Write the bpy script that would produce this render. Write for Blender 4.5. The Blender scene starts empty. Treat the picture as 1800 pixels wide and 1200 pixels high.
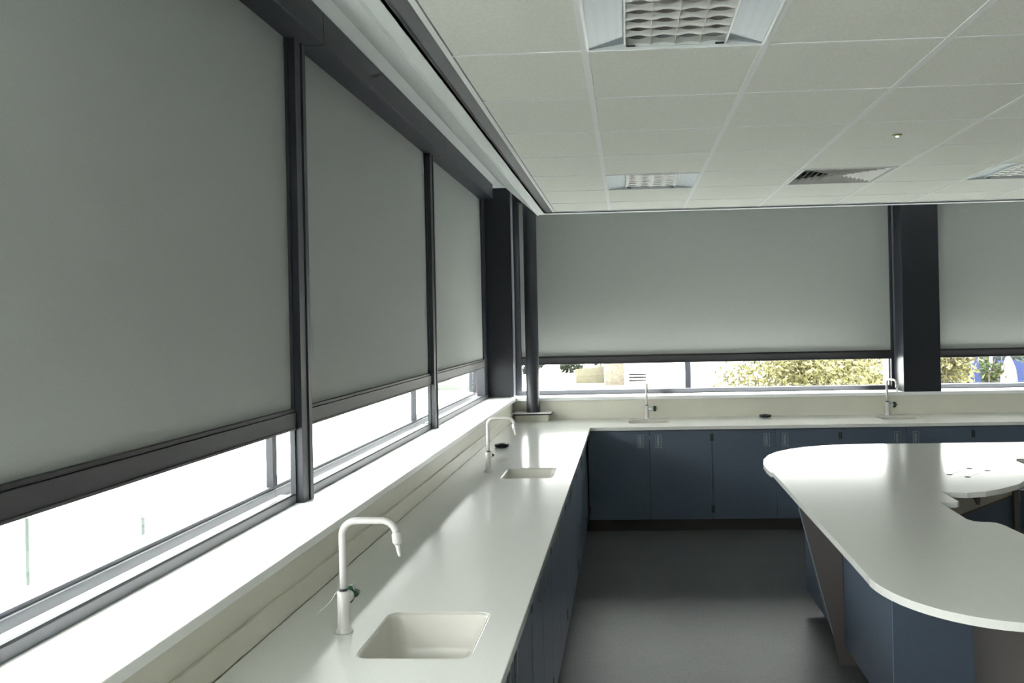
import bpy, bmesh, math, random
from mathutils import Vector, Matrix
from mathutils.geometry import tessellate_polygon

S = bpy.context.scene
COL = S.collection
PI = math.pi

# ------------------------------------------------------------------ camera
yaw, pitch, roll = -.0526, .0013, -.021
cy, sy, cp, sp = math.cos(yaw), math.sin(yaw), math.cos(pitch), math.sin(pitch)
fwd = Vector((sy*cp, cy*cp, sp)); rt = Vector((cy, -sy, 0)); up = rt.cross(fwd)
cr, sr = math.cos(roll), math.sin(roll)
R_, U_ = cr*rt + sr*up, -sr*rt + cr*up
cd = bpy.data.cameras.new('camera'); cam = bpy.data.objects.new('camera', cd); COL.objects.link(cam)
m = Matrix((R_, U_, -fwd)).transposed().to_4x4(); m.translation = (0, 0, 1.8)
cam.matrix_world = m
cd.sensor_width = 36; cd.lens = 1493.46/1800*36
cd.shift_x = -(1023.75-900)/1800; cd.shift_y = (565.1-600)/1800
cd.clip_end = 600
S.camera = cam

# ------------------------------------------------------------------ light and exposure
w = bpy.data.worlds.new('overcast_sky'); S.world = w; w.use_nodes = True
nt = w.node_tree; nt.nodes.clear()
bg = nt.nodes.new('ShaderNodeBackground'); wo = nt.nodes.new('ShaderNodeOutputWorld')
bg.inputs[0].default_value = (1.0, .97, .95, 1); bg.inputs[1].default_value = 14
nt.links.new(bg.outputs[0], wo.inputs[0])
sd_ = bpy.data.lights.new('sun', 'SUN'); sd_.energy = 120; sd_.angle = math.radians(.6); sd_.color = (1, .975, .95)
sun = bpy.data.objects.new('sun', sd_); COL.objects.link(sun)
sun.rotation_euler = Vector((-.45, -.46, -.77)).to_track_quat('-Z', 'Y').to_euler()
S.view_settings.view_transform = 'Standard'; S.view_settings.look = 'None'
S.view_settings.gamma = 1; S.view_settings.use_curve_mapping = False
S.view_settings.exposure = 0.0

# ------------------------------------------------------------------ materials
def mat(name, col, rough=.5, metal=0., spec=.5, noise=None, bump=None, emit=None):
    m = bpy.data.materials.new(name); m.use_nodes = True
    n = m.node_tree.nodes; l = m.node_tree.links; b = n['Principled BSDF']
    b.inputs['Base Color'].default_value = (*col, 1); b.inputs['Roughness'].default_value = rough
    b.inputs['Metallic'].default_value = metal; b.inputs['Specular IOR Level'].default_value = spec
    tc = n.new('ShaderNodeTexCoord')
    if noise:
        sc, amt = noise[0], noise[1]
        t = n.new('ShaderNodeTexNoise'); t.inputs['Scale'].default_value = sc; t.inputs['Detail'].default_value = 4
        l.new(tc.outputs['Object'], t.inputs['Vector'])
        r = n.new('ShaderNodeMixRGB'); r.inputs[1].default_value = (*[c*(1-amt) for c in col], 1)
        r.inputs[2].default_value = (*[min(1, c*(1+amt)) for c in col], 1)
        cr_ = n.new('ShaderNodeMapRange'); cr_.inputs[1].default_value = .3; cr_.inputs[2].default_value = .7
        l.new(t.outputs[0], cr_.inputs[0]); l.new(cr_.outputs[0], r.inputs[0]); l.new(r.outputs[0], b.inputs['Base Color'])
    if bump:
        t2 = n.new('ShaderNodeTexNoise'); t2.inputs['Scale'].default_value = bump[0]
        l.new(tc.outputs['Object'], t2.inputs['Vector'])
        bp = n.new('ShaderNodeBump'); bp.inputs['Strength'].default_value = bump[1]; bp.inputs['Distance'].default_value = .002
        l.new(t2.outputs[0], bp.inputs['Height']); l.new(bp.outputs[0], b.inputs['Normal'])
    if emit:
        b.inputs['Emission Color'].default_value = (*col, 1); b.inputs['Emission Strength'].default_value = emit
    return m

M = {}
M['stone'] = mat('white_solid_surface', (.77, .78, .75), .16, spec=.55, noise=(260, .035))
M['edge'] = mat('white_solid_surface_edge', (.77, .76, .70), .3, noise=(260, .03))
M['sink'] = mat('sink_resin', (.60, .59, .54), .28)
M['wall'] = mat('cream_wall_panel', (.71, .69, .60), .42, noise=(5, .02))
M['sill'] = mat('sill_board', (.84, .85, .84), .35)
M['soffit'] = mat('soffit_paint', (.76, .80, .79), .7)
M['plaster'] = mat('plain_plaster', (.32, .32, .30), .8)
M['tile'] = mat('ceiling_tile', (.76, .77, .71), .9, noise=(90, .05), bump=(260, .4))
M['tbar'] = mat('tbar_enamel', (.81, .83, .81), .6, spec=.3)
M['slot'] = mat('shadow_gap_strip', (.055, .06, .065), .5)
M['black'] = mat('black_gap', (.008, .008, .016), .6)
M['frame'] = mat('anthracite_powder_coat', (.026, .028, .036), .4, spec=.35, noise=(400, .05))
M['frame_l'] = mat('grey_powder_coat', (.155, .16, .18), .36)
M['bar'] = mat('bronze_grey_bar', (.024, .024, .026), .45, spec=.3)
M['column'] = mat('dark_column_cladding', (.013, .015, .021), .45, spec=.35)
M['pipe'] = mat('dark_pipe_paint', (.022, .024, .03), .4, spec=.4)
M['blue'] = mat('blue_laminate', (.092, .122, .168), .4, noise=(30, .03))
M['bluehilite'] = mat('blue_edge_highlight', (.22, .30, .40), .4)  # lighter blue for highlights painted along island panel and leg edges
M['carcass'] = mat('grey_carcass', (.05, .05, .055), .5)
M['kick'] = mat('brown_black_kickboard', (.035, .030, .030), .5)
M['chrome'] = mat('satin_metal_handle', (.26, .29, .31), .4, metal=.4)
M['dark'] = mat('dark_slot', (.02, .025, .03), .6)
M['tap'] = mat('white_tap_enamel', (.66, .645, .635), .25)
M['green'] = mat('green_plastic', (.008, .07, .045), .35)
M['tie'] = mat('dark_cable_tie', (.04, .04, .06), .4)
M['string'] = mat('white_string', (.85, .85, .83), .6)
M['puck'] = mat('black_gloss_plastic', (.012, .010, .022), .18)
M['greypanel'] = mat('grey_brown_laminate', (.115, .105, .10), .42)
M['beige'] = mat('beige_board', (.55, .52, .44), .5)
M['brown'] = mat('brown_bracket', (.13, .09, .08), .5)
M['fixture'] = mat('fixture_white_metal', (.66, .70, .70), .35, metal=.1)
M['louvre'] = mat('louvre_reflector', (.52, .53, .50), .45, metal=.15)
M['lamp_in'] = mat('unlit_lamp_cavity', (.55, .51, .50), .6)
M['olive'] = mat('brass_ring', (.30, .30, .16), .35, metal=.6)
M['vent'] = mat('vent_enamel', (.62, .62, .59), .5)
M['ventin'] = mat('vent_duct', (.03, .03, .04), .7)

# floor: dark speckled sheet vinyl
def floor_mat():
    m = mat('grey_sheet_vinyl', (.12, .125, .125), .38)
    n = m.node_tree.nodes; l = m.node_tree.links; b = n['Principled BSDF']
    tc = n.new('ShaderNodeTexCoord'); v = n.new('ShaderNodeTexVoronoi'); v.inputs['Scale'].default_value = 140
    l.new(tc.outputs['Object'], v.inputs['Vector'])
    cr_ = n.new('ShaderNodeValToRGB'); cr_.color_ramp.elements[0].position = .0
    cr_.color_ramp.elements[0].color = (.092, .098, .099, 1); cr_.color_ramp.elements[1].color = (.142, .147, .149, 1)
    l.new(v.outputs['Color'], cr_.inputs[0])
    t = n.new('ShaderNodeTexNoise'); t.inputs['Scale'].default_value = 3; l.new(tc.outputs['Object'], t.inputs['Vector'])
    mx = n.new('ShaderNodeMixRGB'); mx.blend_type = 'MULTIPLY'; mx.inputs[0].default_value = .35
    l.new(cr_.outputs[0], mx.inputs[1]); l.new(t.outputs[0], mx.inputs[2]); l.new(mx.outputs[0], b.inputs['Base Color'])
    return m
M['floor'] = floor_mat()

def fabric_mat():
    m = bpy.data.materials.new('grey_blind_fabric'); m.use_nodes = True
    n = m.node_tree.nodes; l = m.node_tree.links; n.clear()
    o = n.new('ShaderNodeOutputMaterial'); d = n.new('ShaderNodeBsdfDiffuse'); t = n.new('ShaderNodeBsdfTranslucent')
    mx = n.new('ShaderNodeMixShader'); tc = n.new('ShaderNodeTexCoord'); no = n.new('ShaderNodeTexNoise')
    no.inputs['Scale'].default_value = 500; l.new(tc.outputs['Object'], no.inputs['Vector'])
    r = n.new('ShaderNodeValToRGB'); r.color_ramp.elements[0].position = .3; r.color_ramp.elements[1].position = .7
    r.color_ramp.elements[0].color = (.335, .352, .335, 1); r.color_ramp.elements[1].color = (.385, .402, .382, 1)
    l.new(no.outputs[0], r.inputs[0]); l.new(r.outputs[0], d.inputs[0])
    t.inputs[0].default_value = (.45, .50, .49, 1)
    mx.inputs[0].default_value = FAB_T
    l.new(d.outputs[0], mx.inputs[1]); l.new(t.outputs[0], mx.inputs[2]); l.new(mx.outputs[0], o.inputs[0])
    return m
FAB_T = .0075
M['fabric'] = fabric_mat()

def glass_mat(name='clear_glass', tint=(.96, .99, .98), refl=.06):
    m = bpy.data.materials.new(name); m.use_nodes = True
    n = m.node_tree.nodes; l = m.node_tree.links; n.clear()
    o = n.new('ShaderNodeOutputMaterial'); t = n.new('ShaderNodeBsdfTransparent'); g = n.new('ShaderNodeBsdfGlossy')
    t.inputs[0].default_value = (*tint, 1); g.inputs['Roughness'].default_value = .02
    mx = n.new('ShaderNodeMixShader'); mx.inputs[0].default_value = refl
    l.new(t.outputs[0], mx.inputs[1]); l.new(g.outputs[0], mx.inputs[2]); l.new(mx.outputs[0], o.inputs[0])
    return m
M['glass'] = glass_mat()
M['glass_g'] = glass_mat('balustrade_glass', (.93, .99, .97), .05)
M['glass_edge'] = mat('green_glass_edge', (.05, .062, .057), .5, spec=.02)

def perf_mat():
    m = mat('perforated_metal', (.62, .69, .72), .35, metal=.2)
    n = m.node_tree.nodes; l = m.node_tree.links; b = n['Principled BSDF']
    tc = n.new('ShaderNodeTexCoord'); v = n.new('ShaderNodeTexVoronoi'); v.inputs['Scale'].default_value = 230
    v.inputs['Randomness'].default_value = 0
    l.new(tc.outputs['Object'], v.inputs['Vector'])
    r = n.new('ShaderNodeValToRGB'); r.color_ramp.elements[0].position = .22; r.color_ramp.elements[1].position = .3
    r.color_ramp.elements[0].color = (.25, .29, .31, 1); r.color_ramp.elements[1].color = (.34, .395, .425, 1)
    l.new(v.outputs['Distance'], r.inputs[0]); l.new(r.outputs[0], b.inputs['Base Color'])
    return m
M['perf'] = perf_mat()

# outdoors
M['deck'] = mat('terrace_paving', (.30, .30, .29), .9, noise=(.3, .06))
M['ground'] = mat('pale_concrete', (.68, .68, .66), .9, noise=(.3, .06))
M['render'] = mat('white_render', (.70, .70, .68), .9)
M['brick'] = mat('buff_brick', (.12, .105, .085), .9, noise=(4, .25), spec=.02)
M['wood'] = mat('fence_wood', (.085, .078, .055), .8, noise=(6, .2), spec=.02)
M['vegdark'] = mat('dark_evergreen_leaf', (.010, .013, .008), .8, noise=(1.2, .6), spec=.02)
M['leafy'] = mat('yellow_green_leaf', (.066, .062, .027), .7, noise=(1.6, .35), spec=.02)
M['leafg'] = mat('fresh_green_leaf', (.017, .024, .008), .7, noise=(1.6, .5), spec=.02)
M['bark'] = mat('grey_bark', (.06, .05, .04), .9, spec=.02)
M['bluepanel'] = mat('blue_cladding', (.018, .024, .060), .5, spec=.02)
M['darkglass'] = mat('dark_facade', (.005, .009, .011), .3, spec=.1)
M['canvas'] = mat('white_canvas', (.8, .8, .8), .8)
M['louvregrey'] = mat('grey_louvre', (.012, .012, .011), .8, spec=.02)
M['greyveil'] = mat('green_grey_facade', (.07, .08, .07), .7)

# ------------------------------------------------------------------ mesh helpers
class MB:
    def __init__(s): s.v = []; s.f = []; s.sm = []
    def add(s, vs, fs, smooth=False):
        b = len(s.v); s.v += [tuple(v) for v in vs]
        for f in fs: s.f.append([b+i for i in f]); s.sm.append(smooth)
        return s
    def box(s, x0, x1, y0, y1, z0, z1):
        x0, x1 = min(x0, x1), max(x0, x1); y0, y1 = min(y0, y1), max(y0, y1); z0, z1 = min(z0, z1), max(z0, z1)
        vs = [(x0,y0,z0),(x1,y0,z0),(x1,y1,z0),(x0,y1,z0),(x0,y0,z1),(x1,y0,z1),(x1,y1,z1),(x0,y1,z1)]
        return s.add(vs, [(0,3,2,1),(4,5,6,7),(0,1,5,4),(1,2,6,5),(2,3,7,6),(3,0,4,7)])
    def hexa(s, a, b):   # two quads (lists of 4 points), bottom a and top b
        return s.add(list(a)+list(b), [(0,3,2,1),(4,5,6,7),(0,1,5,4),(1,2,6,5),(2,3,7,6),(3,0,4,7)])
    def prism(s, outer, z0, z1, holes=()):
        loops = [outer]+list(holes)
        flat = [p for lp in loops for p in lp]; n = len(flat)
        tris = tessellate_polygon([[Vector((p[0], p[1], 0)) for p in lp] for lp in loops])
        def ar(t): a, b, c = (flat[i] for i in t); return (b[0]-a[0])*(c[1]-a[1])-(b[1]-a[1])*(c[0]-a[0])
        tris = [t if ar(t) > 0 else (t[0], t[2], t[1]) for t in tris if abs(ar(t)) > 1e-12]
        vs = [(p[0], p[1], z0) for p in flat]+[(p[0], p[1], z1) for p in flat]
        fs = [(t[0], t[2], t[1]) for t in tris]+[tuple(i+n for i in t) for t in tris]
        k = 0
        for li, lp in enumerate(loops):
            A = sum(lp[i][0]*lp[(i+1) % len(lp)][1]-lp[(i+1) % len(lp)][0]*lp[i][1] for i in range(len(lp)))
            ccw = A > 0
            for i in range(len(lp)):
                a, b = k+i, k+(i+1) % len(lp)
                q = (a, b, b+n, a+n)
                if ccw != (li == 0): q = q[::-1]
                fs.append(q)
            k += len(lp)
        return s.add(vs, fs)
    def lathe(s, prof, c=(0,0,0), seg=24, axis='z', smooth=True):
        vs = []; fs = []
        for r, h in prof:
            for i in range(seg):
                a = 2*PI*i/seg; x, y = r*math.cos(a), r*math.sin(a)
                p = {'z': (x, y, h), 'y': (x, h, -y), 'x': (h, x, y)}[axis]
                vs.append((c[0]+p[0], c[1]+p[1], c[2]+p[2]))
        for j in range(len(prof)-1):
            for i in range(seg):
                a, b = j*seg+i, j*seg+(i+1) % seg
                fs.append((a, b, b+seg, a+seg))
        fs.append(tuple(range(seg))[::-1]); fs.append(tuple(range((len(prof)-1)*seg, len(prof)*seg)))
        return s.add(vs, fs, smooth)
    def tube(s, pts, rad, seg=12, smooth=True):
        pts = [Vector(p) for p in pts]; n = len(pts)
        rad = rad if isinstance(rad, (list, tuple)) else [rad]*n
        T = [(pts[min(i+1, n-1)]-pts[max(i-1, 0)]).normalized() for i in range(n)]
        ref = Vector((0, 1, 0)) if abs(T[0].y) < .9 else Vector((1, 0, 0))
        nrm = (ref-T[0]*ref.dot(T[0])).normalized(); vs = []; fs = []
        for i in range(n):
            nrm = (nrm-T[i]*nrm.dot(T[i])).normalized(); b = T[i].cross(nrm)
            for k in range(seg):
                a = 2*PI*k/seg; vs.append(pts[i]+(nrm*math.cos(a)+b*math.sin(a))*rad[i])
        for j in range(n-1):
            for i in range(seg):
                a, b = j*seg+i, j*seg+(i+1) % seg; fs.append((a, b, b+seg, a+seg))
        fs.append(tuple(range(seg))[::-1]); fs.append(tuple(range((n-1)*seg, n*seg)))
        return s.add(vs, fs, smooth)
    def build(s, name, m, parent=None, loc=(0,0,0), rotz=0, bevel=0, segs=2):
        me = bpy.data.meshes.new(name); me.from_pydata(s.v, [], s.f)
        for p, q in zip(me.polygons, s.sm): p.use_smooth = q
        me.materials.append(M[m]); me.update()
        bm = bmesh.new(); bm.from_mesh(me); bmesh.ops.recalc_face_normals(bm, faces=bm.faces); bm.to_mesh(me); bm.free()
        o = bpy.data.objects.new(name, me); COL.objects.link(o)
        o.location = loc; o.rotation_euler = (0, 0, rotz)
        if parent: o.parent = parent
        if bevel:
            b = o.modifiers.new('bevel', 'BEVEL'); b.width = bevel; b.segments = segs; b.limit_method = 'ANGLE'; b.angle_limit = .6
        return o

def tag(o, label=None, cat=None, group=None, kind=None):
    for k, v in (('label', label), ('category', cat), ('group', group), ('kind', kind)):
        if v: o[k] = v
    return o
def thing(name, label, cat, loc=(0,0,0), rotz=0, group=None):
    o = bpy.data.objects.new(name, None); COL.objects.link(o); o.location = loc; o.rotation_euler = (0,0,rotz)
    o.empty_display_size = .1
    return tag(o, label, cat, group)
def struct(name, mb, m, label=None, bevel=0, parent=None):
    o = mb.build(name, m, parent, bevel=bevel)
    if not parent: o['kind'] = 'structure'
    if label: o['label'] = label
    return o
def sroot(name, label=None):
    o = bpy.data.objects.new(name, None); COL.objects.link(o); o['kind'] = 'structure'
    if label: o['label'] = label
    return o
def copy_tree(o, parent=None):
    c = o.copy(); COL.objects.link(c); c.parent = parent
    for ch in list(o.children): copy_tree(ch, c)
    return c
def rrect(x0, x1, y0, y1, r, n=6):
    P = []
    for cx, cyy, a0 in ((x1-r, y1-r, 0), (x0+r, y1-r, 90), (x0+r, y0+r, 180), (x1-r, y0+r, 270)):
        for i in range(n+1):
            a = math.radians(a0+90*i/n); P.append((cx+r*math.cos(a), cyy+r*math.sin(a)))
    return P

# ------------------------------------------------------------------ key dimensions (metres)
SZ = 1.104            # sill height
XW, YW = -1.09, 7.96  # wall faces under the sills
XS, YS = -1.06, 7.93  # sill edges
XF, YF = -1.335, 8.22 # window frame faces
CT = .90              # counter top
XC, YC = -.335, 7.27  # counter front edges
HD = 3.10             # soffit height
RZ = 2.708            # suspended ceiling height
XR, YB = 6.6, -2.6    # right and rear walls

# ------------------------------------------------------------------ shell
struct('floor', MB().box(-1.6, XR+.2, YB-.2, 8.5, -.12, 0), 'floor', 'dark grey speckled sheet vinyl floor')
struct('wall_left', MB().box(-1.55, XW, YB, 7.96, 0, 1.074), 'wall', 'cream wall panel below the left sill', .001)
struct('wall_back', MB().box(-1.55, XR, YW, 8.42, 0, 1.074), 'wall', 'cream wall panel below the back sill', .001)
struct('wall_right', MB().box(XR, XR+.2, YB, 8.42, 0, 3.42), 'plaster')
struct('wall_rear', MB().box(-1.55, XR+.2, YB-.2, YB, 0, 3.42), 'plaster')
struct('trim_1', MB().prism([(XS, YB), (XS, YS), (XR, YS), (XR, YF+.03), (-1.40, YF+.03), (-1.40, YB)], 1.074, SZ), 'sill', 'white window sill running round both walls', .003)
struct('trim_2', MB().prism([(-1.40, YB), (-1.40, YF+.03), (XR, YF+.03), (XR, 8.44), (-1.58, 8.44), (-1.58, YB)], 1.06, 1.094), 'sill', 'outer sill ledge', 0)
struct('trim_3', MB().box(XW, XW+.014, YB, YW, CT, .977), 'wall', 'low cream upstand behind the left worktop', .002)
# roof slab over all, its unseen upper part added to shade the terrace
struct('ceiling_slab' if False else 'ceiling', MB().box(-1.62, XR+.2, YB-.2, 8.5, 3.42, 8.6), 'plaster')
# lintel above the windows
struct('trim_4', MB().prism([(-1.60, YB), (-1.36, YB), (-1.36, YF+.02), (XR, YF+.02), (XR, 8.46), (-1.60, 8.46)], HD, 3.42), 'soffit')
# soffit: flat window head, slope down to the raft, flat flange
def soffit():
    mb = MB()
    prof = [(-1.36, 8.24, HD), (-1.13, 7.60, HD), (-.717, 7.08, RZ), (-.655, 6.985, RZ), (-.655, 6.985, RZ+.05)]
    for (xa, ya, za), (xb, yb, zb) in zip(prof, prof[1:]):
        mb.add([(xa, YB, za), (xb, YB, zb), (xb, yb, zb), (xa, ya, za)], [(0, 1, 2, 3)])
        mb.add([(xa, ya, za), (xb, yb, zb), (XR, yb, zb), (XR, ya, za)], [(0, 1, 2, 3)])
    return mb
o = struct('trim_5', soffit(), 'soffit', 'white sloping soffit between the blinds and the tiled ceiling')
sm_ = o.modifiers.new('thick', 'SOLIDIFY'); sm_.thickness = .012; sm_.offset = 1
# dark slot strip and its black line
struct('trim_6', MB().prism([(-.645, YB), (-.589, YB), (-.589, 6.90), (XR, 6.90), (XR, 6.965), (-.645, 6.965)], RZ+.004, RZ+.03), 'slot', 'dark grey metal strip round the ceiling edge')
struct('trim_7', MB().prism([(-.655, YB), (-.645, YB), (-.645, 6.965), (XR, 6.965), (XR, 6.985), (-.655, 6.985)], RZ+.02, RZ+.05), 'black')
struct('trim_8', MB().prism([(-.589, YB), (-.570, YB), (-.570, 6.885), (XR, 6.885), (XR, 6.90), (-.589, 6.90)], RZ-.004, RZ+.03), 'tbar', 'thin white edge trim of the tiled ceiling')
# tiled ceiling
gx, gy = -.123, 2.843
LIGHTS = [(0, -1), (0, 4), (4, 4), (4, -1)]; VENTS = [(2, 4)]
def edges(g, lo, hi):
    v = [lo]; k = math.ceil((lo-g)/.6+1e-6)
    while g+.6*k < hi-1e-6: v.append(g+.6*k); k += 1
    return v+[hi]
ex, ey = edges(gx, -.572, XR), edges(gy, YB, 6.888)
mb = MB()
for i in range(len(ex)-1):
    for j in range(len(ey)-1):
        ci, cj = round((ex[i]-gx)/.6), round((ey[j]-gy)/.6)
        if abs(ex[i+1]-ex[i]-.6) < 1e-3 and abs(ey[j+1]-ey[j]-.6) < 1e-3 and (ci, cj) in LIGHTS+VENTS: continue
        mb.box(ex[i]+.006, ex[i+1]-.006, ey[j]+.004, ey[j+1]-.004, RZ+.001, RZ+.02)
struct('ceiling_tiles' if False else 'trim_9', mb, 'tile', 'off-white mineral tiles of the suspended ceiling')
mb = MB()
for x in ex[1:-1]: mb.box(x-.012, x+.012, YB, 6.888, RZ-.0012, RZ+.001)
for y in ey[1:-1]: mb.box(-.572, XR, y-.006, y+.006, RZ-.0009, RZ+.0012)
struct('trim_10', mb, 'tbar', 'white tee bar grid of the suspended ceiling')

# ------------------------------------------------------------------ columns, mullions
struct('trim_11', MB().box(-1.37, -1.09, 8.05, 8.235, SZ, HD), 'column', 'dark square corner column between the two window walls', .004)
struct('trim_12', MB().box(2.525, 2.862, 7.945, 8.235, SZ, HD), 'column', 'wide dark column between the back windows', .004)
for k, (y0, y1) in enumerate(((.99, 1.09), (3.33, 3.43), (5.665, 5.755))):
    mb = MB().box(-1.352, -1.305, y0, y0+.058, SZ, HD).box(-1.352, -1.312, y0+.058, y0+.066, SZ, HD).box(-1.352, -1.300, y0+.066, y1, SZ, HD)
    struct('trim_%d' % (13+k), mb, 'frame_l' if False else 'frame', 'slim dark mullion between the left blinds', .001)

# ------------------------------------------------------------------ windows
def window_left(n, y0, y1):
    r = sroot('window_%d' % n)
    struct('window_frame', MB().box(-1.40, XF, y0, y1, SZ, 1.138), 'frame_l', parent=r, bevel=.002)
    struct('gasket', MB().box(-1.350, XF-.0005, y0+.001, y1-.001, 1.138, 1.1445), 'black', parent=r)
    mb = MB().box(-1.56, -1.462, y0, y1+.1, 1.094, 1.139).box(-1.56, -1.472, y0, y1+.1, 1.139, 1.152).box(-1.56, -1.462, y0, y1+.1, 3.02, HD)
    struct('outer_frame', mb, 'frame_l', parent=r, bevel=.002)
    m0 = y1+(.04 if y1 > 8 else .08)
    struct('outer_mullion', MB().box(-1.490, -1.462, m0, m0+.042, 1.152, 3.02), 'frame', parent=r)
    struct('glass_pane', MB().box(-1.504, -1.498, y0, y1+.1, 1.152, 3.02), 'glass', parent=r)
    return r
window_left(1, -2.6, .99); window_left(2, 1.09, 3.33); window_left(3, 3.43, 5.665); window_left(4, 5.755, 8.05)
struct('trim_16', MB().box(-1.40, -1.338, 7.83, 8.05, 1.138, HD), 'frame', 'dark jamb beside the corner column')
def window_back(n, x0, x1, mids):
    r = sroot('window_%d' % n)
    struct('window_frame', MB().box(x0, x1, YF, YF+.05, SZ, 1.148).box(x0, x0+.05, YF, YF+.05, 1.148, HD).box(x1-.035, x1, YF, YF+.05, 1.148, HD), 'frame', parent=r, bevel=.002)
    struct('outer_frame', MB().box(x0-.05, x1+.05, 8.35, 8.42, 1.094, 1.135).box(x0-.05, x1+.05, 8.35, 8.42, 3.02, HD), 'frame_l', parent=r)
    for mx_ in mids:
        struct('mullion', MB().box(mx_-.028, mx_+.028, 8.35, 8.42, 1.135, 3.02), 'frame', parent=r)
    struct('glass_pane', MB().box(x0-.05, x1+.05, 8.382, 8.388, 1.135, 3.02), 'glass', parent=r)
window_back(5, -1.09, 2.525, [.583]); window_back(6, 2.862, 6.55, [4.7])
# outer corner posts so no daylight leaks past
struct('trim_17', MB().box(-1.56, -1.40, 8.26, 8.44, 1.094, HD).box(2.48, 2.91, 8.24, 8.42, 1.094, HD).box(6.5, 6.6, 8.2, 8.42, 1.104, HD).box(-1.56,-1.34,-2.6,-2.5,1.104,HD), 'frame')

# ------------------------------------------------------------------ roller blinds
def blind(label, axis, a0, a1, group):
    # axis 'x': hangs on the left wall; 'y': on the back wall
    r = thing('roller_blind', label, 'blind', (-1.34, (a0+a1)/2, SZ) if axis == 'x' else ((a0+a1)/2, YF-.02, SZ), 0, group)
    lx, ly, lz = r.location
    def B(d0, d1, s0, s1, z0, z1, mb=None):  # d = distance into the room from the fabric plane
        mb = mb or MB()
        if axis == 'x': return mb.box(-1.345+d0-lx, -1.345+d1-lx, s0-ly, s1-ly, z0-lz, z1-lz)
        return mb.box(s0-lx, s1-lx, YF-.022-d1-ly, YF-.022-d0-ly, z0-lz, z1-lz)
    f = B(0, .0012, a0+.012, a1-.012, 1.44, 3.04).build('fabric', 'fabric', r)
    mb = B(-.004, .022, a0+.004, a1-.004, 1.403, 1.468); B(-.004, .027, a0+.004, a1-.004, 1.400, 1.410, mb); B(-.003, .016, a0+.004, a1-.004, 1.468, 1.482, mb)
    mb.build('bottom_bar', 'bar', r, bevel=.002)
    mb = B(.0, .125, a0-.0, {3.33: 3.428, 5.665: 5.753}.get(a1, a1), 2.962, HD-.001)
    mb.build('cassette', 'frame', r, bevel=.003)
    for s0, s1 in ((a0, a0+.012), (a1-.012, a1)):
        B(-.006, .014, s0, s1, 1.10+.04, 2.962).build('guide_channel', 'dark', r)
    return r
G = 'grey roller blinds'
blind('huge grey roller blind at far left, nearest the camera', 'x', 1.09, 3.33, G)
blind('grey roller blind in the middle bay of the left windows', 'x', 3.43, 5.665, G)
blind('narrowest-looking grey roller blind beside the dark corner column', 'x', 5.755, 7.83, G)
blind('wide grey roller blind on the back wall behind the dark pipe', 'y', -1.04, 2.50, G)
blind('grey roller blind on the back wall right of the wide column', 'y', 2.87, 6.5, G)

# ------------------------------------------------------------------ worktop with sinks
SINKS = [(-.765, -.445, 2.275, 2.645), (-.765, -.455, 4.93, 5.29), (-.01, .365, 7.535, 7.81), (2.215, 2.58, 7.535, 7.82)]
outer = [(XW+.0145, -1.5), (XC, -1.5), (XC, YC), (6.5, YC), (6.5, YW-.0005), (XW+.0145, YW-.0005)]
wt = MB().prism(outer, CT-.03, CT, [rrect(*s, .035) for s in SINKS]).build('worktop', 'stone', bevel=.0025)
tag(wt, 'white L-shaped worktop along the left and back walls', 'worktop')
SL = ['white moulded sink by the nearest tap', 'white moulded sink by the second tap along the left wall',
      'small-looking white sink in the back worktop left of the island', 'white sink in the back worktop in front of the wide column']
def sink(s, label):
    x0, x1, y0, y1 = s; cx, cy_ = (x0+x1)/2, (y0+y1)/2
    r = thing('sink', label, 'sink', (cx, cy_, CT-.17), 0, 'white sinks in the worktop')
    mb = MB(); rings = []
    for ins, z, rad in ((.0034, -.0008, .033), (.006, -.012, .033), (.022, -.10, .045), (.035, -.135, .05), (.07, -.150, .06)):
        rings.append([(p[0]-cx, p[1]-cy_, .17+z) for p in rrect(x0+ins, x1-ins, y0+ins, y1-ins, rad)])
    n = len(rings[0]); vs = [p for q in rings for p in q]; fs = []
    for j in range(len(rings)-1):
        for i in range(n):
            a, b = j*n+i, j*n+(i+1) % n; fs.append((a, a+n, b+n, b))
    fs.append(tuple(range((len(rings)-1)*n, len(rings)*n)))
    mb.add(vs, fs, True)
    me = bpy.data.meshes.new('basin'); me.from_pydata(mb.v, [], mb.f); me.materials.append(M['sink'])
    for p in me.polygons: p.use_smooth = True
    o = bpy.data.objects.new('basin', me); COL.objects.link(o); o.parent = r
    sd = o.modifiers.new('t', 'SOLIDIFY'); sd.thickness = .0032; sd.offset = 1
    MB().lathe([(.0, .0205), (.022, .0205), (.024, .0235), (.012, .0225), (0.001, .0222)], seg=20).build('drain', 'chrome', r)
for s, l_ in zip(SINKS, SL): sink(s, l_)

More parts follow.
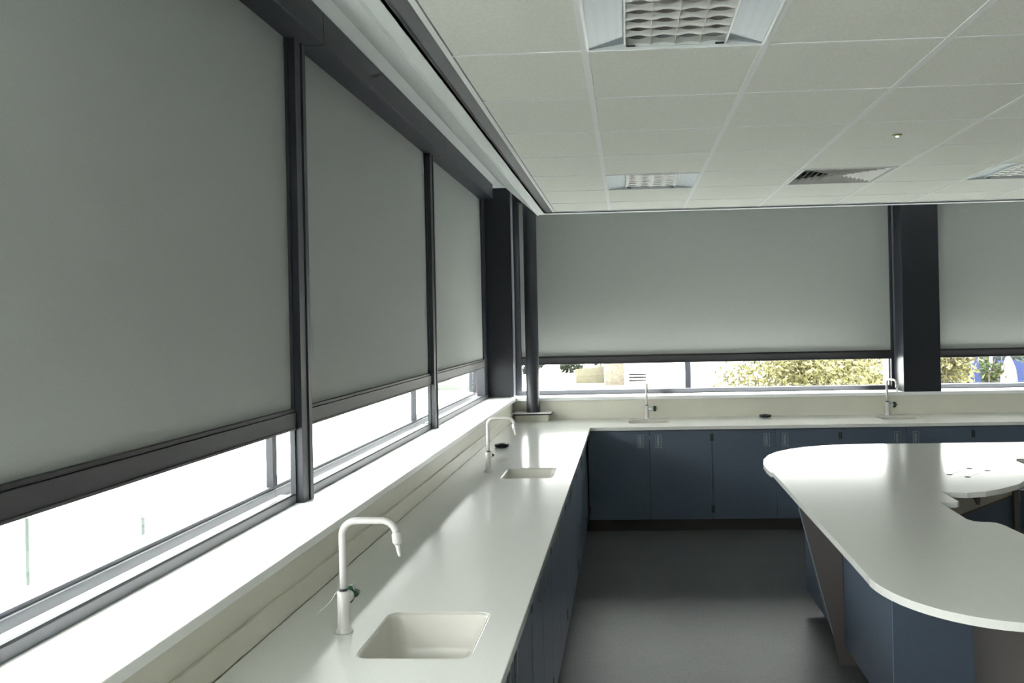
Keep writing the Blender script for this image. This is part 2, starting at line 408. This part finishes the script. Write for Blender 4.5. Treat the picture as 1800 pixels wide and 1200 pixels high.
# ------------------------------------------------------------------ lab taps (local: spout towards +x, knob towards +y)
def make_tap():
    r = thing('laboratory_tap', None, 'tap')
    MB().lathe([(.0, 0), (.027, 0), (.027, .004), (.0205, .012), (.019, .02), (.018, .06), (.0185, .118), (.011, .122), (0, .122)], seg=24).build('body', 'tap', r)
    pts = [(0, 0, .118), (0, 0, .18), (0, 0, .25), (0, 0, .286)]
    for k in range(1, 9):
        a = PI/2*k/8; pts.append((.042-.042*math.cos(a), 0, .286+.042*math.sin(a)))
    pts.append((.12, 0, .328))
    for k in range(1, 9):
        a = math.radians(80)*k/8; pts.append((.12+.042*math.sin(a), 0, .328-.042+.042*math.cos(a)))
    MB().tube(pts, .0102, 14).build('swan_neck', 'tap', r)
    ex_, ez = pts[-1][0], pts[-1][2]
    d = Vector((math.sin(math.radians(8)), 0, -math.cos(math.radians(8))))
    e = Vector((ex_, 0, ez)); q = []; rr = []
    for t, rad in ((0, .0102), (.006, .0135), (.028, .0142), (.036, .0105)): q.append(e+d*t); rr.append(rad)
    n_ = MB().tube(q, rr, 14).build('nozzle', 'tap', r)
    q = []; rr = []; t = .034
    for k in range(7):
        ra = .0088-.0006*k
        q += [e+d*t, e+d*(t+.0048)]; rr += [ra, ra-.0016]; t += .0055
    MB().tube(q, rr, 12).build('hose_barb', 'tap', n_)
    MB().tube([(0, .012, .092), (0, .05, .092), (0, .058, .092)], [.0165, .0165, .012], 16).build('valve_stem', 'tap', r)
    # four-lobed knob
    P = []
    for k in range(40):
        a = 2*PI*k/40; rad = .0215+.0055*math.cos(4*a); P.append((rad*math.cos(a), rad*math.sin(a)))
    vs = [(p[0], .06, .092+p[1]) for p in P]+[(p[0]*.9, .086, .092+p[1]*.9) for p in P]
    fs = [tuple(range(40))[::-1], tuple(range(40, 80))]+[(i, (i+1) % 40, 40+(i+1) % 40, 40+i) for i in range(40)]
    k = MB().add(vs, fs).build('knob', 'green', r, bevel=.002); k['label'] = 'green lobed knob'
    t_ = MB().lathe([(.0108, .122), (.0135, .123), (.0135, .128), (.0108, .129)], seg=18).build('cable_tie', 'tie', r); t_['label'] = 'dark tie round the neck'
    return r
tap0 = make_tap()
TG = 'white swan-neck taps'
TAPS = [((-.856, 2.476), 0, 'nearest white swan-neck tap, with string hanging on its left', 'string'),
        ((-.866, 5.163), 0, 'second white swan-neck tap along the left wall', None),
        ((.1655, 7.885), -PI/2, 'white tap on the back worktop left of the island', 'leaf'),
        ((2.352, 7.885), -PI/2+.25, 'white tap on the back worktop beside the wide column', 'wire')]
for i, ((x, y), rz, lb, extra) in enumerate(TAPS):
    t = tap0 if i == 0 else copy_tree(tap0)
    t.location = (x, y, CT); t.rotation_euler = (0, 0, rz); t['label'] = lb; t['group'] = TG
    if i >= 2:
        # on these the knob sits on the viewer's right: mirror the stem and knob
        pass
for o in [q for q in COL.objects if q.name.startswith('laboratory_tap')]:
    x, y = o.location.x, o.location.y
    if y < 3:
        MB().tube([(-.012, 0, .126), (-.022, -.004, .116), (-.036, -.006, .094), (-.056, -.008, .074), (-.072, -.010, .062), (-.079, -.010, .050)], .0011, 6).build('string', 'string', o)
    elif y > 7 and x < 1:
        MB().tube([(.0, -.012, .128), (.004, -.022, .112), (.006, -.034, .085), (.004, -.036, .07)], [.002, .005, .006, .001], 8).build('tag', 'fixture', o)
    elif y > 7:
        MB().tube([(.014, 0, .132), (.020, .016, .122), (.018, .03, .104)], .0016, 6).build('wire', 'tie', o)

# ------------------------------------------------------------------ black caps on the worktop
for (x, y), lb in (((-.936, 6.2), 'round black cap on the left worktop behind the second tap'), ((1.245, 7.86), 'small black cap on the back worktop between its two sinks')):
    r = thing('socket_cap', lb, 'cap', (x, y, CT), 0, 'black caps on the worktop')
    MB().lathe([(0, 0), (.044, 0), (.054, .006), (.055, .018), (.050, .024), (0, .0245)], seg=32).build('cap_body', 'puck', r)
    MB().lathe([(0, .024), (.017, .0242), (.017, .0275), (0, .0275)], seg=20).build('centre_button', 'dark', r)

# ------------------------------------------------------------------ corner pipe on its plinth
r = thing('service_pipe', 'dark vertical pipe standing on a boxed plinth in the corner', 'pipe', (-.887, 7.85, CT))
MB().lathe([(.0, .082), (.064, .082), (.062, .09), (.061, 2.195), (0, 2.195)], seg=32).build('pipe', 'pipe', r)
MB().box(-.155, .145, -.075, .079, 0, .062).build('plinth_box', 'wall', r, bevel=.002)
MB().box(-.174, .174, -.102, .076, .062, .073).build('plinth_edge', 'black', r)
MB().box(-.172, .172, -.098, .076, .073, .081).build('plinth_plate', 'sill', r, bevel=.001)

# ------------------------------------------------------------------ cabinets
def handle(parent, x, z):
    # recessed pull: light frame round a dark slot
    h = MB().box(x-.026, x+.026, -.004, 0, z-.056, z-.050).box(x-.026, x+.026, -.004, 0, z+.050, z+.056)
    h.box(x-.026, x-.020, -.004, 0, z-.050, z+.050).box(x+.020, x+.026, -.004, 0, z-.050, z+.050).box(x-.012, x+.006, -.006, 0, z-.042, z+.042)
    hh = h.build('handle', 'chrome', parent); hh['label'] = 'metal pull handle'
def cabinet(label, loc, rotz, w_, group, single=None, depth=.56, top=.868, name='base_cabinet'):
    r = thing(name, label, 'cabinet', loc, rotz, group)
    zb = .105
    mb = MB().box(.001, .019, .019, depth, zb, top).box(w_-.019, w_-.001, .019, depth, zb, top).box(.019, w_-.019, .019, depth, zb, zb+.018).box(.019, w_-.019, depth-.012, depth, zb+.018, top)
    mb.box(.019, w_-.019, .022, .040, top-.05, top)
    mb.build('carcass', 'carcass', r)
    n = 1 if single else 2
    for k in range(n):
        a, b = w_*k/n+.0018, w_*(k+1)/n-.0018
        d = thing_part('door', MB().box(a, b, 0, .018, zb, top-.006), 'blue', r)
        hx = (b-.075) if (k == 0 and n == 2) else (a+.075)
        handle(d, hx, .774)
        ex_ = a+.006 if k == 0 else b-.006
        for hz in (.80, .19):
            MB().box(ex_-.007, ex_+.007, -.0022, 0, hz-.03, hz+.03).build('hinge', 'dark', d)
    return r
def thing_part(name, mb, m, parent, bevel=.0015): return mb.build(name, m, parent, bevel=bevel)
BG = 'blue cabinets under the back worktop'
bx = [-.385, .70, 1.78, 2.88, 3.97, 5.06]
for k, lb in enumerate(('blue two-door cabinet in the inner corner under the back worktop', 'blue two-door cabinet under the back worktop left behind the island tip',
        'blue cabinet under the back sink beside the wide column', 'blue cabinet at the far right under the back worktop', 'blue cabinet beyond the right edge under the back worktop')):
    a = bx[k]+(.025 if k == 0 else 0)
    cabinet(lb, (a, 7.29, 0), 0, bx[k+1]-a, BG)
LG = 'blue cabinets under the left worktop'
ly_ = [.9, 1.98, 3.02, 3.78, 4.68, 5.66, 6.90]
for k, lb in enumerate(('blue cabinet at the near end of the left worktop below the frame edge', 'blue two-door cabinet under the nearest sink', 'blue two-door cabinet just beyond the nearest sink',
        'blue two-door cabinet midway along the left worktop', 'blue two-door cabinet under the second sink of the left worktop', 'blue cabinet nearest the inner corner under the left worktop')):
    cabinet(lb, (-.362, ly_[k], 0), PI/2, ly_[k+1]-ly_[k], LG)
tag(MB().box(-.385, -.367, 6.902, 7.288, .105, .868).build('corner_filler', 'blue', bevel=.001), 'narrow blue filler panel in the inner corner of the cabinets', 'panel')
tag(MB().prism([(-.43, .9), (-.41, .9), (-.41, 7.335), (6.5, 7.335), (6.5, 7.355), (-.43, 7.355)], 0, .104).build('kickboard', 'kick'), 'dark kickboard along the foot of the wall cabinets', 'kickboard')
if True:
    tag(MB().box(6.0, 6.02, 7.37, 7.9, 0, .869).build('end_panel', 'blue'), 'blue end panel under the right end of the back worktop', 'panel')

# ------------------------------------------------------------------ island bench
def arc(cx, cy_, rx, ry, a0, a1, n):
    return [(cx+rx*math.cos(math.radians(a0+(a1-a0)*i/n)), cy_+ry*math.sin(math.radians(a0+(a1-a0)*i/n))) for i in range(n+1)]
top = [(.835, 5.03), (.828, 4.3), (.822, 3.4), (.818, 3.02)]
top += arc(1.21, 2.99, .395, .46, 182, 270, 14) + arc(1.21, 2.93, .39, .40, 272, 360, 10)
top += [(1.597, 3.54), (1.588, 3.70), (1.575, 3.755), (1.55, 3.768), (1.52, 3.772), (1.488, 3.790), (1.476, 3.83), (1.478, 3.905), (1.484, 4.178), (1.566, 4.178), (1.58, 4.19), (1.585, 4.455)]
top += [(1.62, 4.415), (1.70, 4.395), (1.80, 4.42), (1.91, 4.49), (2.05, 4.605), (2.13, 4.71), (2.24, 4.88), (2.32, 5.06), (2.352, 5.2), (2.358, 5.33), (2.40, 5.42), (3.9, 5.42), (3.9, 6.09), (1.60, 6.115)]
top += [(1.50, 6.105), (1.36, 6.07), (1.22, 6.01), (1.10, 5.925), (.99, 5.81), (.91, 5.67), (.855, 5.50), (.826, 5.33), (.818, 5.16), (.822, 5.035)]
HOLES = [(1.797, 4.895), (1.983, 5.087), (2.053, 5.006), (1.868, 4.82)]
holes = [[(x+.0165*math.cos(a*PI/8), y+.0165*math.sin(a*PI/8)) for a in range(16)] for x, y in HOLES]
isl = thing('island_bench', 'white-topped curved island bench with blue panels', 'bench', (1.2, 4.4, 0))
def isb(mb, name, m, bevel=0, label=None):
    o = mb.build(name, m, isl, bevel=bevel); o.matrix_parent_inverse = Matrix.Translation((-1.2, -4.4, 0))
    if label: o['label'] = label
    return o
o = isb(MB().prism(top, CT-.028, CT, holes), 'bench_top', 'stone', .004)
for x, y in HOLES: isb(MB().lathe([(0, CT-.02), (.0162, CT-.02), (.0162, CT+.0006), (0, CT+.0012)], (x, y, 0), 16), 'cable_hole', 'black')
def strip(a, b, wd, z0, z1):
    a, b = Vector((*a, 0)), Vector((*b, 0)); n = (b-a).normalized().cross(Vector((0, 0, 1)))*wd/2
    q = [a-n, b-n, b+n, a+n]
    return MB().hexa([(p.x, p.y, z0) for p in q], [(p.x, p.y, z1) for p in q])
isb(strip(HOLES[0], HOLES[1], .0025, CT, CT+.0004), 'hatch_seam', 'beige'); isb(strip(HOLES[3], HOLES[2], .0025, CT, CT+.0004), 'hatch_seam', 'beige')
# side panels towards the aisle
isb(MB().box(1.088, 1.110, 4.475, 5.40, .10, CT-.028), 'side_panel', 'blue', .001)
isb(MB().box(1.088, 1.110, 3.66, 4.455, .10, CT-.028), 'side_panel', 'blue', .001)
isb(MB().box(1.088, 1.60, 3.640, 3.659, .0, CT-.028), 'front_panel', 'blue', .001)
isb(MB().box(1.0865, 1.0895, 3.638, 3.6395, .0, CT-.03), 'panel_highlight', 'bluehilite')  # thin light strip: highlight painted on the panel corner
isb(MB().box(1.112, 1.60, 5.382, 5.40, .10, CT-.028), 'rear_panel', 'blue')
isb(MB().box(1.15, 1.17, 3.70, 5.20, 0, .10), 'plinth', 'kick')
# tapered grey support leg: wide at the top, narrow at the foot
prof = [(.868, CT-.028), (.872, .80), (.985, .30), (1.03, .16), (1.066, 0), (1.16, 0), (1.16, .1), (1.087, .1), (1.087, CT-.028)]
n = len(prof)
isb(MB().add([(x, 4.456, z) for x, z in prof]+[(x, 4.474, z) for x, z in prof],
   [tuple(range(n)), tuple(range(n, 2*n))[::-1]]+[(i, i+n, (i+1) % n+n, (i+1) % n) for i in range(n)]), 'support_leg', 'greypanel', 0, 'grey tapered support leg')
isb(strip((0, 0), (1, 0), 1, 0, 1) if False else MB().hexa([(.8665, 4.4545, .80), (.8725, 4.4545, .80), (.8725, 4.456, .80), (.8665, 4.456, .80)], [(.862, 4.4545, CT-.03), (.869, 4.4545, CT-.03), (.869, 4.456, CT-.03), (.862, 4.456, CT-.03)]), 'leg_highlight', 'bluehilite')  # upper part of the highlight painted down the leg's left edge
isb(MB().hexa([(1.027, 4.4545, .16), (1.032, 4.4545, .16), (1.032, 4.456, .16), (1.027, 4.456, .16)], [(.8695, 4.4545, .80), (.8745, 4.4545, .80), (.8745, 4.456, .80), (.8695, 4.456, .80)]), 'leg_highlight', 'bluehilite')  # lower part of the painted leg highlight
# curved grey end drum under the near end
isb(MB().prism(arc(1.585, 3.60, .165, .34, 180, 270, 40)+[(1.585, 3.638), (1.42, 3.638)], 0, CT-.028), 'curved_end_panel', 'greypanel', 0, 'grey-brown curved panel under the near end')
# knee side: diagonal wall with beige apron above blue panel
def dwall(a, b, z0, z1, name, m, off=0., th=.018):
    A, B_ = Vector((*a, 0)), Vector((*b, 0)); n = (B_-A).normalized().cross(Vector((0, 0, 1)))
    q = [A+n*off, B_+n*off, B_+n*(off-th), A+n*(off-th)]
    return isb(MB().hexa([(p.x, p.y, z0) for p in q], [(p.x, p.y, z1) for p in q]), name, m)
P1, P2 = (1.48, 4.335), (2.235, 5.095)
dwall(P1, P2, .745, CT-.028, 'apron', 'beige')
dwall(P1, P2, .733, .745, 'apron_rail', 'brown', .004)
dwall(P1, P2, .10, .733, 'inner_panel', 'blue', -.006)
isb(MB().box(2.222, 2.252, 5.055, 5.09, 0, CT-.028), 'post', 'greypanel')
isb(MB().box(2.262, 3.88, 5.47, 5.488, .70, CT-.028), 'apron', 'beige'); isb(MB().box(2.262, 3.88, 5.475, 5.493, .10, .692), 'inner_panel', 'blue')
isb(MB().box(2.256, 2.274, 5.10, 5.468, .70, CT-.028), 'apron', 'beige'); isb(MB().box(2.258, 2.276, 5.10, 5.468, .10, .692), 'inner_panel', 'blue')
# small gusset bracket below the round part
ax_, ay_ = 1.86, 4.70
isb(MB().hexa([(ax_+.0, ay_-.012, .775), (ax_+.01, ay_-.02, .775), (ax_+.02, ay_-.01, .775), (ax_+.01, ay_, .775)], [(ax_-.06, ay_-.05, CT-.029), (ax_-.05, ay_-.06, CT-.029), (ax_+.03, ay_-.01, CT-.029), (ax_+.02, ay_+.0, CT-.029)]), 'bracket', 'brown')

# ------------------------------------------------------------------ recessed ceiling lights
def make_light():
    r = thing('recessed_ceiling_light', None, 'ceiling light')
    H = .285
    # frame ring
    mb = MB()
    for a in ((-H-.008, H+.008, -H-.008, -H), (-H-.008, H+.008, H, H+.008), (-H-.008, -H, -H, H), (H, H+.008, -H, H)): mb.box(*a, -.004, .018)
    mb.build('frame', 'fixture', r)
    for sx in (-1, 1):
        xo, xi = sx*H, sx*.170
        q = [(xo, -H, .0), (xi, -H, .016), (xi, H, .016), (xo, H, .0)]
        MB().hexa(q, [(p[0], p[1], p[2]+.004) for p in q]).build('perforated_wing', 'perf', r)
    MB().box(-.168, .168, -H, H, .050, .055).build('reflector', 'lamp_in', r)
    mb = MB()
    for sx in (-1, 1): mb.box(sx*.163, sx*.169, -H, H, .004, .050)
    mb.box(-.169, .169, -H-.001, -H+.005, .004, .050).box(-.169, .169, H-.005, H+.001, .004, .050)
    mb.build('louvre_rim', 'fixture', r)
    mb = MB()
    for k in (-1, 0, 1): mb.box(k*.0815-.0012, k*.0815+.0012, -H+.006, H-.006, .008, .016)
    rows = [-.2625+.075*k for k in range(8)]
    for yk in rows:                       # scalloped cross blades
        N = 32; vs = []; fs = []
        for i in range(N+1):
            x = -.163+.326*i/N; u = (x+.163)/.0815 % 1
            wv = .019+.0175*abs(math.cos(PI*u))**2
            dz = .004*abs(math.sin(PI*u))
            vs += [(x, yk-wv, .016), (x, yk-wv*.35, .010+dz), (x, yk+wv*.35, .010+dz), (x, yk+wv, .016)]
        for i in range(N):
            for j in range(3): a = i*4+j; fs.append((a, a+4, a+5, a+1))
        mb.add(vs, fs, True)
    mb.build('louvre', 'louvre', r)
    for sx, sy_ in ((-1, 1), (1, 1), (-1, -1), (1, -1)):
        MB().box(sx*.160, sx*.132, sy_*(H-.016), sy_*(H-.007), .002, .006).build('clip', 'dark', r)
    return r
L0 = make_light()
for i, (c, lb) in enumerate((((0, -1), 'large-looking square louvred ceiling light at the top of the picture'), ((0, 4), 'small-looking louvred ceiling light farther back in the same row as the near one'), ((4, 4), 'louvred ceiling light cut off by the right edge of the picture'))):
    t = L0 if i == 0 else copy_tree(L0)
    t.location = (gx+.6*c[0]+.3, gy+.6*c[1]+.3, RZ); t['label'] = lb; t['group'] = 'recessed ceiling lights'
# the fourth cell stays closed by a blank
struct('trim_18', MB().box(gx+2.406, gx+2.994, gy-.594, gy-.006, RZ+.001, RZ+.02), 'tile')

# ------------------------------------------------------------------ four-way air vent
r = thing('air_diffuser', 'square louvred air vent in the ceiling grid', 'vent', (gx+1.5, gy+2.7, RZ))
mb = MB()
for a in ((-.29, .29, -.29, -.272), (-.29, .29, .272, .29), (-.29, -.272, -.272, .272), (.272, .29, -.272, .272)): mb.box(*a, -.004, .012)
mb.build('frame', 'vent', r)
MB().box(-.285, .285, -.285, .285, .06, .066).build('duct', 'ventin', r)
for k in range(7):
    a = .262-.036*k; b = a-.026; z0, z1 = -.002, .024
    mb = MB()
    A = [(-a, -a), (a, -a), (a, a), (-a, a)]; Bq = [(-b, -b), (b, -b), (b, b), (-b, b)]
    for i in range(4):
        j = (i+1) % 4
        q = [(*Bq[i], z1), (*Bq[j], z1), (*A[j], z0), (*A[i], z0)]
        mb.hexa(q, [(p[0], p[1], p[2]+.0015) for p in q])
    mb.build('louvre_ring', 'vent', r)

# tiny ceiling sensor
r = thing('ceiling_sensor', 'tiny round sensor with a bright centre on the ceiling', 'sensor', (1.371, 4.335, RZ))
MB().lathe([(.012, .001), (.024, .001), (.024, -.004), (.017, -.008), (.010, -.006)], seg=24).build('ring', 'olive', r)
M['led'] = mat('sensor_indicator', (.95, 1, .75), .2, emit=1.2)
MB().lathe([(0, -.014), (.006, -.013), (.010, -.006), (.010, .001), (0, .001)], seg=20).build('lens', 'led', r)

# ------------------------------------------------------------------ outdoors
GZ = -3.6
struct('ground', MB().box(-160, 200, 8.6, 260, GZ-.2, GZ), 'ground', 'pale paved ground outside')
tag(MB().box(-30, -1.7, -20, 16, GZ, -1.1).build('terrace', 'deck'), 'white flat terrace outside the left windows', 'terrace')
# glass balustrade panels
pan = None
for k in range(4):
    x = -9.0+1.28*k
    lb = ['greenish-edged glass balustrade panel left out of view', 'glass balustrade panel at the left picture edge', 'glass balustrade panel with its green edge showing at far left', 'glass balustrade panel nearest the window mullion'][k]
    t = thing('balustrade_panel', lb, 'balustrade', (x, 8.8, -1.1), 0, 'glass balustrade panels')
    MB().box(.02, 1.23, -.006, .006, .05, .93).build('glass', 'glass_g', t)
    MB().box(1.23, 1.27, -.02, .02, 0, .93).build('glass_edge', 'glass_edge', t)
r = thing('parapet', 'low pale parapet wall seen through the middle left window', 'wall', (0, 0, 0))
MB().box(-11.6, -6.9, 29.6, 30, GZ, -1.45).build('parapet_wall', 'beige', r); MB().box(-11.7, -6.8, 29.5, 30.1, -1.45, -1.35).build('coping', 'render', r)
r = thing('far_building', 'grey-green building seen low through the far left window', 'building', (-13.2, 70, GZ))
MB().box(-3, 1.6, 0, 8, 0, 5.6).build('facade', 'greyveil', r)
for i in range(4):
    for j in range(3): MB().box(-2.7+1.1*i, -2.0+1.1*i, -.08, 0, .8+1.6*j, 1.7+1.6*j).build('window', 'canvas', r)
# fence
r = thing('wooden_fence', 'pale vertical-board wooden fence seen left of the brick pier', 'fence', (-4.4, 74, GZ))
mb = MB()
for i in range(22):
    x = -.2+.115*i*1.0
    mb.box(x, x+.1135, 0, .04+.012*(i % 2), .1, 1.35+.012*i)
mb.build('boards', 'wood', r); MB().box(-.2, 2.3, .04, .1, .4, .5).box(-.2, 2.3, .04, .1, 1.0, 1.1).build('rail', 'wood', r)
tag(MB().box(-2.0, -.35, 72.5, 74, GZ, .6).build('brick_pier', 'brick'), 'pale buff brick pier between fence and white building', 'pier')
r = thing('white_building', 'white rendered building behind the yellowish tree', 'building', (0, 70, GZ))
MB().box(-.3, 24, 0, 10, 0, 8).build('facade', 'render', r)
MB().box(.35, 1.75, -.1, 0, 0, 2.05).build('service_door', 'render', r)
for j in range(3): MB().box(.05, 1.45, -.14, -.10, 1.0-.25*j, 1.13-.25*j).build('louvre', 'louvregrey', r)
r = thing('blue_building', 'dark blue-clad building seen right of the wide column', 'building', (18, 52, GZ))
MB().box(1.3, 10, 0, 8, 0, 9).build('facade', 'darkglass', r)
MB().hexa([(2.4, -.2, .8), (3.05, -.2, .8), (3.05, 0, .8), (2.4, 0, .8)], [(1.9, -.2, 6), (2.6, -.2, 6), (2.6, 0, 6), (1.9, 0, 6)]).build('blue_panel', 'bluepanel', r)
MB().box(3.95, 5.6, -.2, 0, 1.2, 2.65).build('blue_panel', 'bluepanel', r)
MB().box(3.55, 3.68, -.15, 0, 1.5, 5).build('white_post', 'canvas', r)
tag(MB().lathe([(.36, 0), (.36, 2.3), (.30, 2.8), (.12, 3.3), (0, 3.42)], (18.1, 41.5, GZ), 20).build('canvas_canopy', 'canvas'), 'white pointed canvas canopy between two small trees', 'canopy')

def tree(name, label, x, y, h, R, leaf, seed, n=900, ls=.16, cz=None, squash=.8, group=None):
    rnd = random.Random(seed)
    t = thing(name, label, 'tree', (x, y, GZ), 0, group)
    c0 = h-R*squash
    mb = MB(); mb.tube([(0, 0, 0), (.05, 0, c0*.5), (0, .05, c0)], [.14, .11, .08], 8)
    for k in range(10):
        a = rnd.random()*2*PI; e = rnd.uniform(.1, .9); L = R*rnd.uniform(.6, .95)
        p0 = (0, 0, c0-.3+rnd.uniform(-.6, .4)); p2 = (L*math.cos(a)*math.cos(e), L*math.sin(a)*math.cos(e), c0+L*squash*math.sin(e))
        mid = tuple((p0[i]+p2[i])/2+rnd.uniform(-.15, .15) for i in range(3))
        mb.tube([p0, mid, p2], [.06, .035, .012], 6)
    mb.build('trunk', 'bark', t)
    mb = MB(); vs = []; fs = []
    cl = [(rnd.uniform(-1, 1), rnd.uniform(-1, 1), rnd.uniform(-1, 1)) for _ in range(26)]
    cl = [Vector(c).normalized()*rnd.uniform(.35, .85) for c in cl]
    for _ in range(n):
        c = rnd.choice(cl); p = c+Vector((rnd.gauss(0, .16), rnd.gauss(0, .16), rnd.gauss(0, .14)))
        p = Vector((p.x*R, p.y*R, c0+p.z*R*squash))
        u = Vector((rnd.gauss(0, 1), rnd.gauss(0, 1), rnd.gauss(0, 1))).normalized(); v = u.orthogonal().normalized(); s_ = ls*rnd.uniform(.6, 1.3)
        b = len(vs); vs += [p-u*s_, p+v*s_*.45, p+u*s_, p-v*s_*.45]; fs.append((b, b+1, b+2, b+3))
    mb.add(vs, fs); mb.build('crown', leaf, t)
    return t
TG2 = 'trees beyond the back windows'
tree('leafy_tree', 'big yellowish-green tree filling the strip left of the wide column', 5.75, 25, 5.9, 2.7, 'leafy', 1, 14000, .085, group=TG2)
tree('leafy_tree', 'yellowish tree emerging just right of the wide column', 9.85, 27, 5.2, 1.0, 'leafy', 2, 1800, .10, squash=1.3, group=TG2)
tree('leafy_tree', 'slim fresh green tree in front of the blue building', 12.15, 29, 4.3, .5, 'leafg', 3, 700, .08, squash=2.0, group=TG2)
tree('leafy_tree', 'green tree at the right picture edge beyond the window', 15.1, 30, 5.6, 1.65, 'leafg', 4, 3600, .11, group=TG2)
for k, (x, y, h, rr, lb) in enumerate(((-10.6, 92, 2.5, 1.7, 'dark evergreen tree glimpsed left of the corner pipe'), (-6.2, 92, 2.55, 1.75, 'dark evergreen tree just right of the corner pipe'), (-3.0, 92, 2.6, 1.2, 'dark evergreen tree behind the fence'))):
    tree('evergreen_tree', lb, x, y, h, rr, 'vegdark', 10+k, 2600, .16, group='dark trees beyond the fence')
